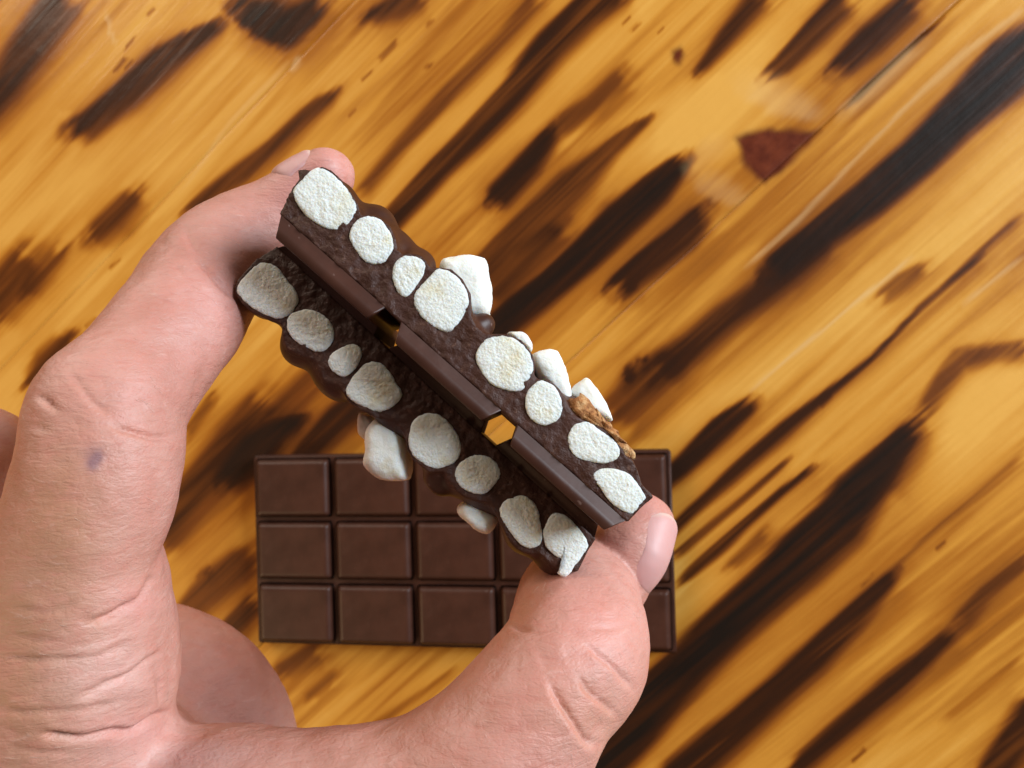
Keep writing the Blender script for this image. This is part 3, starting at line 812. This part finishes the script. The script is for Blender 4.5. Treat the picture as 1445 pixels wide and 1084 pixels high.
disp = np.zeros(len(HV))
wob = 1.8 * fbm(v3(hp[:, 0] / 40, hp[:, 1] / 26), 2, 120)
for pts, dep, wd, mz in CREASE:
    P = np.array(pts, float)
    lo = P.min(0) - 40; hi = P.max(0) + 40
    s = np.where((hp[:, 0] > lo[0]) & (hp[:, 0] < hi[0]) & (hp[:, 1] > lo[1]) & (hp[:, 1] < hi[1]) & (HV[:, 2] < mz))[0]
    d = seg_dist(hp[s, 0] + wob[s], hp[s, 1] + wob[s], catmull(P, 6))
    ends = np.minimum(np.hypot(*(hp[s] - P[0]).T), np.hypot(*(hp[s] - P[-1]).T))
    amp = dep * .085 * (.12 + .88 * sstep(0, 30, ends))
    ax = P[-1] - P[0]; mid_ = P.mean(0)
    CC = catmull(P, 6); dd2 = ((hp[s][:, None, :] - CC[None]) ** 2).sum(-1).argmin(1)
    tg = np.gradient(CC, axis=0)[dd2]; off = hp[s] + wob[s][:, None] - CC[dd2]
    side = np.tanh((tg[:, 0] * off[:, 1] - tg[:, 1] * off[:, 0]) / (np.hypot(tg[:, 0], tg[:, 1]) + 1e-6) / wd)
    disp[s] += facing[s] * amp * (-np.exp(-(d / wd) ** 2) + .42 * side * np.exp(-d / (6 * wd))) * (1 + .12 * wob[s])
# soft folds of skin over the web and shallow unevenness
disp += .020 * fbm(HV * 1.6, 3, 130)
webm = np.exp(-(((hp[:, 0] - 130) / 150) ** 2 + ((hp[:, 1] - 960) / 130) ** 2)) * (HV[:, 2] < 12)
fold = vnoise(v3(hp[:, 0] / 120, (hp[:, 1] + .35 * hp[:, 0]) / 17), 140)
disp += .010 * webm * fold
backm = sstep(120, 0, hp[:, 0]) * sstep(880, 1000, hp[:, 1])
disp += .009 * backm * vnoise(v3(hp[:, 0] / 34, (hp[:, 1] - .2 * hp[:, 0]) / 9), 143)
HV = HV + HN * disp[:, None]
def blob(x, y, rx, ry): return np.exp(-(((hp[:, 0] - x) / rx) ** 2 + ((hp[:, 1] - y) / ry) ** 2))
tan = np.clip(blob(20, 960, 130, 230) + .7 * blob(90, 720, 70, 130) + .45 * blob(730, 860, 60, 50) + .4 * blob(830, 1010, 70, 60), 0, 1)
pink = np.clip(blob(440, 250, 70, 60) + .6 * blob(915, 705, 50, 40) + .5 * blob(330, 420, 80, 90) + .6 * blob(840, 870, 80, 60) + .7 * blob(180, 1030, 60, 20) + .6 * blob(190, 850, 40, 25), 0, 1)
pale = np.clip(.9 * blob(-10, 680, 60, 110) * (HV[:, 2] > 10.9) + .5 * blob(250, 1070, 120, 40) + .4 * blob(150, 950, 90, 60), 0, 1)  # paler colour stands in for sheen on the web and the lit far finger
mole = np.clip(1.2 * blob(131, 655, 9, 9) + .7 * blob(139, 645, 7, 7) + .5 * blob(134, 640, 16, 12), 0, 1) * (HV[:, 2] < 11)
HW = cam2world(HV)
hroot = np.array(cam2world(pix(60, 1300, 12.8)))
hme = mesh_np('hand', HW - hroot, HQ)
for nme, arr in (('tan', tan), ('pink', pink), ('pale', pale), ('mole', mole)): fattr(hme, nme, arr)
hand = link('hand', hme, M_SKIN)
hand.location = hroot
tag(hand, 'pale hand pinching two broken chocolate pieces between index finger and thumb', 'hand')

# nails follow the finished fingertip surface
bvh = BVHTree.FromPolygons([tuple(v) for v in HV], [tuple(int(i) for i in q) for q in HQ])
def nail(center, axis, normal, length, width, lift, label):
    a = Vector(axis).normalized(); n = Vector(normal); n = (n - a * n.dot(a)).normalized(); b = a.cross(n)
    c = Vector(center); ns, ntt = 26, 22; V = []; ok = True; free = []
    for i in range(ns):
        s = -1 + 2 * i / (ns - 1)
        for j in range(ntt):
            t = -1 + 2 * j / (ntt - 1)
            wv = width * (1 - .10 * max(0, -s)) * (abs(1 - abs(s) ** 6) ** .35 * .12 + .88)
            end = 1 - .18 * t * t if s > 0 else 1 - .22 * t * t
            p = c + a * (s * length * end) + b * (t * wv)
            hit = bvh.ray_cast(p + n * 1.5, -n)
            q = hit[0] if hit[0] is not None else p
            fold_in = .036 * (abs(t) ** 5 + (max(0, -s)) ** 5 + .85 * max(0, s) ** 8 + .9 * (abs(t) * max(0, s)) ** 3)
            V.append(q + n * (lift + .012 * (1 - t * t) - fold_in * 2.2)); free.append(sstep(.84, .92, np.array(s + .08 * t * t)))
    I = np.arange(ns * ntt).reshape(ns, ntt)
    Q = np.stack([I[:-1, :-1], I[1:, :-1], I[1:, 1:], I[:-1, 1:]], -1).reshape(-1, 4)
    V = np.array([tuple(v) for v in V])
    W = cam2world(V) - hroot
    me = mesh_np('nail', W, Q); fattr(me, 'free', np.array(free))
    o = link('nail', me, M_NAIL, hand)
    md = o.modifiers.new('solid', 'SOLIDIFY'); md.thickness = .0004; md.offset = -1
    return o
ta = pix(928, 716, 13.35) - pix(903, 838, 12.6)
nail(pix(910, 780, 12.9), ta, (.66, .10, -.74), .70, .56, .008, 'thumb nail')
ia = pix(447, 240, 12.7) - pix(395, 300, 12.6)
nail(pix(428, 245, 12.6), ia, (-.52, -.80, -.08), .36, .36, .010, 'index nail')

# fine downy hair lying on the skin
def hairs(n):
    cand = np.where((facing > .5) & (HV[:, 2] < 12.3) & (hp[:, 0] > 0) & (hp[:, 0] < 900) & (hp[:, 1] > 280) & (hp[:, 1] < 1084) & ((hp[:, 0] < 330) | (hp[:, 0] > 600)))[0]
    pick = rng.choice(cand, n, replace=False); V = []; F = []
    for i in pick:
        p, nn = HV[i], HN[i]
        th = math.radians(28 + rng.normal(0, 14)) if hp[i, 0] < 400 else math.radians(60 + rng.normal(0, 16))
        d = np.array([math.cos(th), math.sin(th), 0.0]); d -= nn * (d @ nn); d /= np.linalg.norm(d)
        b = np.cross(nn, d); L = rng.uniform(.10, .24); rad = .0016
        base = len(V)
        for k, t in enumerate((0, .5, 1)):
            c = p + d * L * t + nn * (.004 + .03 * t * (1 - .5 * t)) + b * .02 * t * t
            for a in (0, 2.094, 4.189): V.append(c + (b * math.cos(a) + nn * math.sin(a)) * rad * (1 - .8 * t))
        for k in (0, 1):
            for a in range(3): F.append((base + k * 3 + a, base + k * 3 + (a + 1) % 3, base + k * 3 + 3 + (a + 1) % 3, base + k * 3 + 3 + a))
    me = mesh_np('hair', cam2world(np.array(V)) - hroot, np.array(F))
    o = link('hair', me, M_HAIR, hand); tag(o, kind='stuff')
M_HAIR = mat_plain('pale_hair', (.75, .55, .45), .4)
hairs(90)
